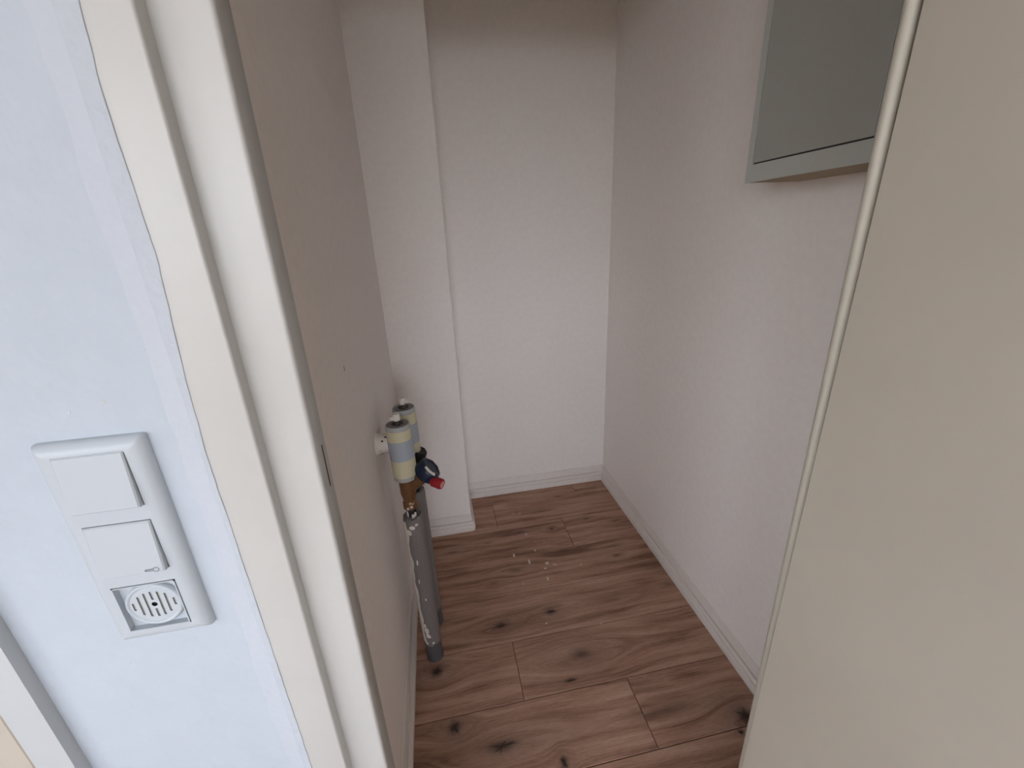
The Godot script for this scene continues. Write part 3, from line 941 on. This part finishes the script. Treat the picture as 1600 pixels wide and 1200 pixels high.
	tag(obj("baseboard_back", st, M.skirting), "short white moulded skirting along the closet rear wall", "skirting", "", "structure")
	st = new_st()
	skirt(st, Vector3(cr, 0, cb + 0.002), Vector3(cr, 0, wz - 0.001), Vector3.LEFT)
	tag(obj("baseboard_right", st, M.skirting), "white moulded skirting under the grey cabinet's wall", "skirting", "", "structure")
	st = new_st()
	skirt(st, Vector3(cl, 0, -1.64 + 0.002), Vector3(cl, 0, wz - 0.001), Vector3.RIGHT)
	tag(obj("baseboard_left", st, M.skirting), "narrow white skirting beside the feet of the pipes", "skirting", "", "structure")
	st = new_st()
	skirt(st, Vector3(cl + 0.002, 0, -1.640), Vector3(0.060, 0, -1.640), Vector3.BACK)
	skirt(st, Vector3(0.061, 0, cb + 0.002), Vector3(0.061, 0, -1.641), Vector3.RIGHT)
	# rounded outer corner piece
	var so := skirting_outline()
	var prof: Array = []
	for k in range(1, so.size() - 1): prof.append(Vector2(so[k].x, so[k].y))
	prof.append(Vector2(0.0, 0.0855))
	lathe(st, prof, 12, Transform3D(Basis.IDENTITY, Vector3(0.0605, 0, -1.6405)), 0, 0.0, 0.0, PI / 2)
	tag(obj("baseboard_corner", st, M.skirting), "white skirting wrapping the boxed-out corner with a rounded end", "skirting", "", "structure")

	# ------------------------------------------------ grey cabinet
	var kx := 0.672
	var kz0 := -0.878
	var kz1 := -0.560
	var ky0 := 1.3675
	var ky1 := 2.02
	var cab := thing("meter_cabinet", Vector3(cr, ky0, (kz0 + kz1) * 0.5))
	tag(cab, "grey metal wall cabinet mounted high on the closet wall, tan underneath", "cabinet")
	var cp := cab.position
	st = new_st()
	# housing behind the front frame
	bx(st, Vector3(kx + 0.0042, ky0 + 0.0004, kz0 + 0.0006) - cp, Vector3(cr - 0.0005, ky1 - 0.003, kz1 - 0.003) - cp)
	obj("housing", st, M.cabinet_edge, cab).set_meta("label", "tan unpainted box behind the front")
	st = new_st()
	var dz0 := kz0 + 0.016
	var dz1 := kz1 - 0.046
	var dy0 := ky0 + 0.033
	var dy1 := ky1 - 0.033
	for b in [[ky0, dy0, kz0, kz1], [dy1, ky1, kz0, kz1], [dy0, dy1, kz0, dz0], [dy0, dy1, dz1, kz1]]:
		bx(st, Vector3(kx, b[0], b[2]) - cp, Vector3(kx + 0.0045, b[1], b[3]) - cp)
	obj("front_frame", st, M.cabinet_rim, cab)
	st = new_st()
	bx(st, Vector3(kx + 0.0005, dy0 + 0.0028, dz0 + 0.0010) - cp, Vector3(kx + 0.003, dy1 - 0.0028, dz1 - 0.0022) - cp, 0.0008)
	obj("door", st, M.cabinet, cab)
	st = new_st()
	bx(st, Vector3(kx + 0.0032, dy0 - 0.001, dz0 - 0.001) - cp, Vector3(kx + 0.0042, dy1 + 0.001, dz1 + 0.001) - cp)
	obj("gap_backing", st, M.slot_dark, cab)

	# ------------------------------------------------ switch and pipes
	build_switch()
	var p1 := banded_pipe("supply_pipe", Vector3(-0.1175, 0, -1.040), Vector3(-0.131, 0.83, -1.052), {"lag": 0.548, "valve": 0.572, "cyl0": 0.668, "cyl1": 0.831}, true)
	tag(p1, "banded supply pipe with blue handwheel and red cap, before its twin", "pipe", "pair of banded supply pipes")
	var p2 := banded_pipe("supply_pipe", Vector3(-0.114, 0, -1.170), Vector3(-0.121, 0.835, -1.160), {"lag": 0.555, "valve": 0.565, "cyl0": 0.652, "cyl1": 0.833}, false)
	tag(p2, "banded supply pipe half hidden behind its twin, with a dark handwheel", "pipe", "pair of banded supply pipes")
	var stub := thing("wall_stub", Vector3(cl, 0.772, -1.066))
	tag(stub, "round white painted pipe stub between the closet wall and banded cylinder", "pipe stub")
	st = new_st()
	lathe(st, [Vector2(0.0, 0.0), Vector2(0.030, 0.0), Vector2(0.030, 0.003), Vector2(0.0275, 0.006), Vector2(0.0265, 0.030), Vector2(0.0245, 0.034), Vector2(0.0, 0.034)], 32, along(Vector3.ZERO, Vector3.RIGHT), 5, 0.02)
	var sb := obj("collar", st, M.old_white, stub)
	for s in [[0.0268, 0.9, .004, .003, 0.020], [0.0268, 1.9, .003, .003, 0.012], [0.0268, 0.5, .004, .003, 0.028], [0.0268, 2.4, .003, .002, 0.016]]:
		st = new_st()
		var n := Vector3(0, cos(s[1]), sin(s[1]))
		patch(st, n * s[0] + Vector3(s[4], 0, 0), Vector3.RIGHT * s[2], Vector3(0, -n.z, n.y) * s[3], n, 0.0008, rng)
		obj("chipped_spot", st, M.slot_dark, sb)

	# ------------------------------------------------ paint chips on the floor
	var n_chip := 0
	var own := {2: "bright round paint chip nearest the boxed-out corner's rounded skirting end", 4: "pale smeared paint streak beside the longest flake on the floor", 5: "longest white paint flake, an upright sliver among the floor chips", 6: "broadest white paint flake in the middle of the floor chips", 7: "small paint flake just below the broadest flake on the floor", 8: "pointed paint sliver lying apart below the broadest flake", 12: "thin sideways paint flake touching the broadest flake's side", 9: "single paint chip beside the end seam of a rear floorboard", 13: "lone paint chip next to the dark knot in the middle floorboard"}
	for s in [[0.2685, -1.703, .005, .004], [0.299, -1.6955, .006, .005], [0.297, -1.5416, .007, .006], [0.3126, -1.4335, .004, .008], [0.2187, -1.4245, .006, .014], [0.273, -1.3736, .006, .019], [0.3434, -1.3495, .012, .010], [0.329, -1.3239, .009, .005], [0.325, -1.2694, .005, .012], [0.478, -1.485, .006, .004], [0.477, -1.3105, .002, .009], [0.362, -1.4706, .003, .004], [0.372, -1.335, .012, .004], [0.267, -1.0746, .005, .004], [0.451, -1.031, .003, .004], [0.326, -1.488, .003, .003], [0.226, -1.266, .002, .007]]:
		st = new_st()
		patch(st, Vector3.ZERO, Vector3(s[2] * 0.9, 0, s[3] * 0.15), Vector3(-s[2] * 0.25, 0, s[3] * 0.95), Vector3.UP, 0.0009, rng)
		var chip := obj("paint_chip", st, M.chip)
		chip.position = Vector3(s[0], 0.0003, s[1])
		var says: String = own.get(n_chip, "tiny white paint speck on the brown closet floor, smaller than the flakes")
		tag(chip, says, "paint chip", "paint chips on the floor")
		n_chip += 1
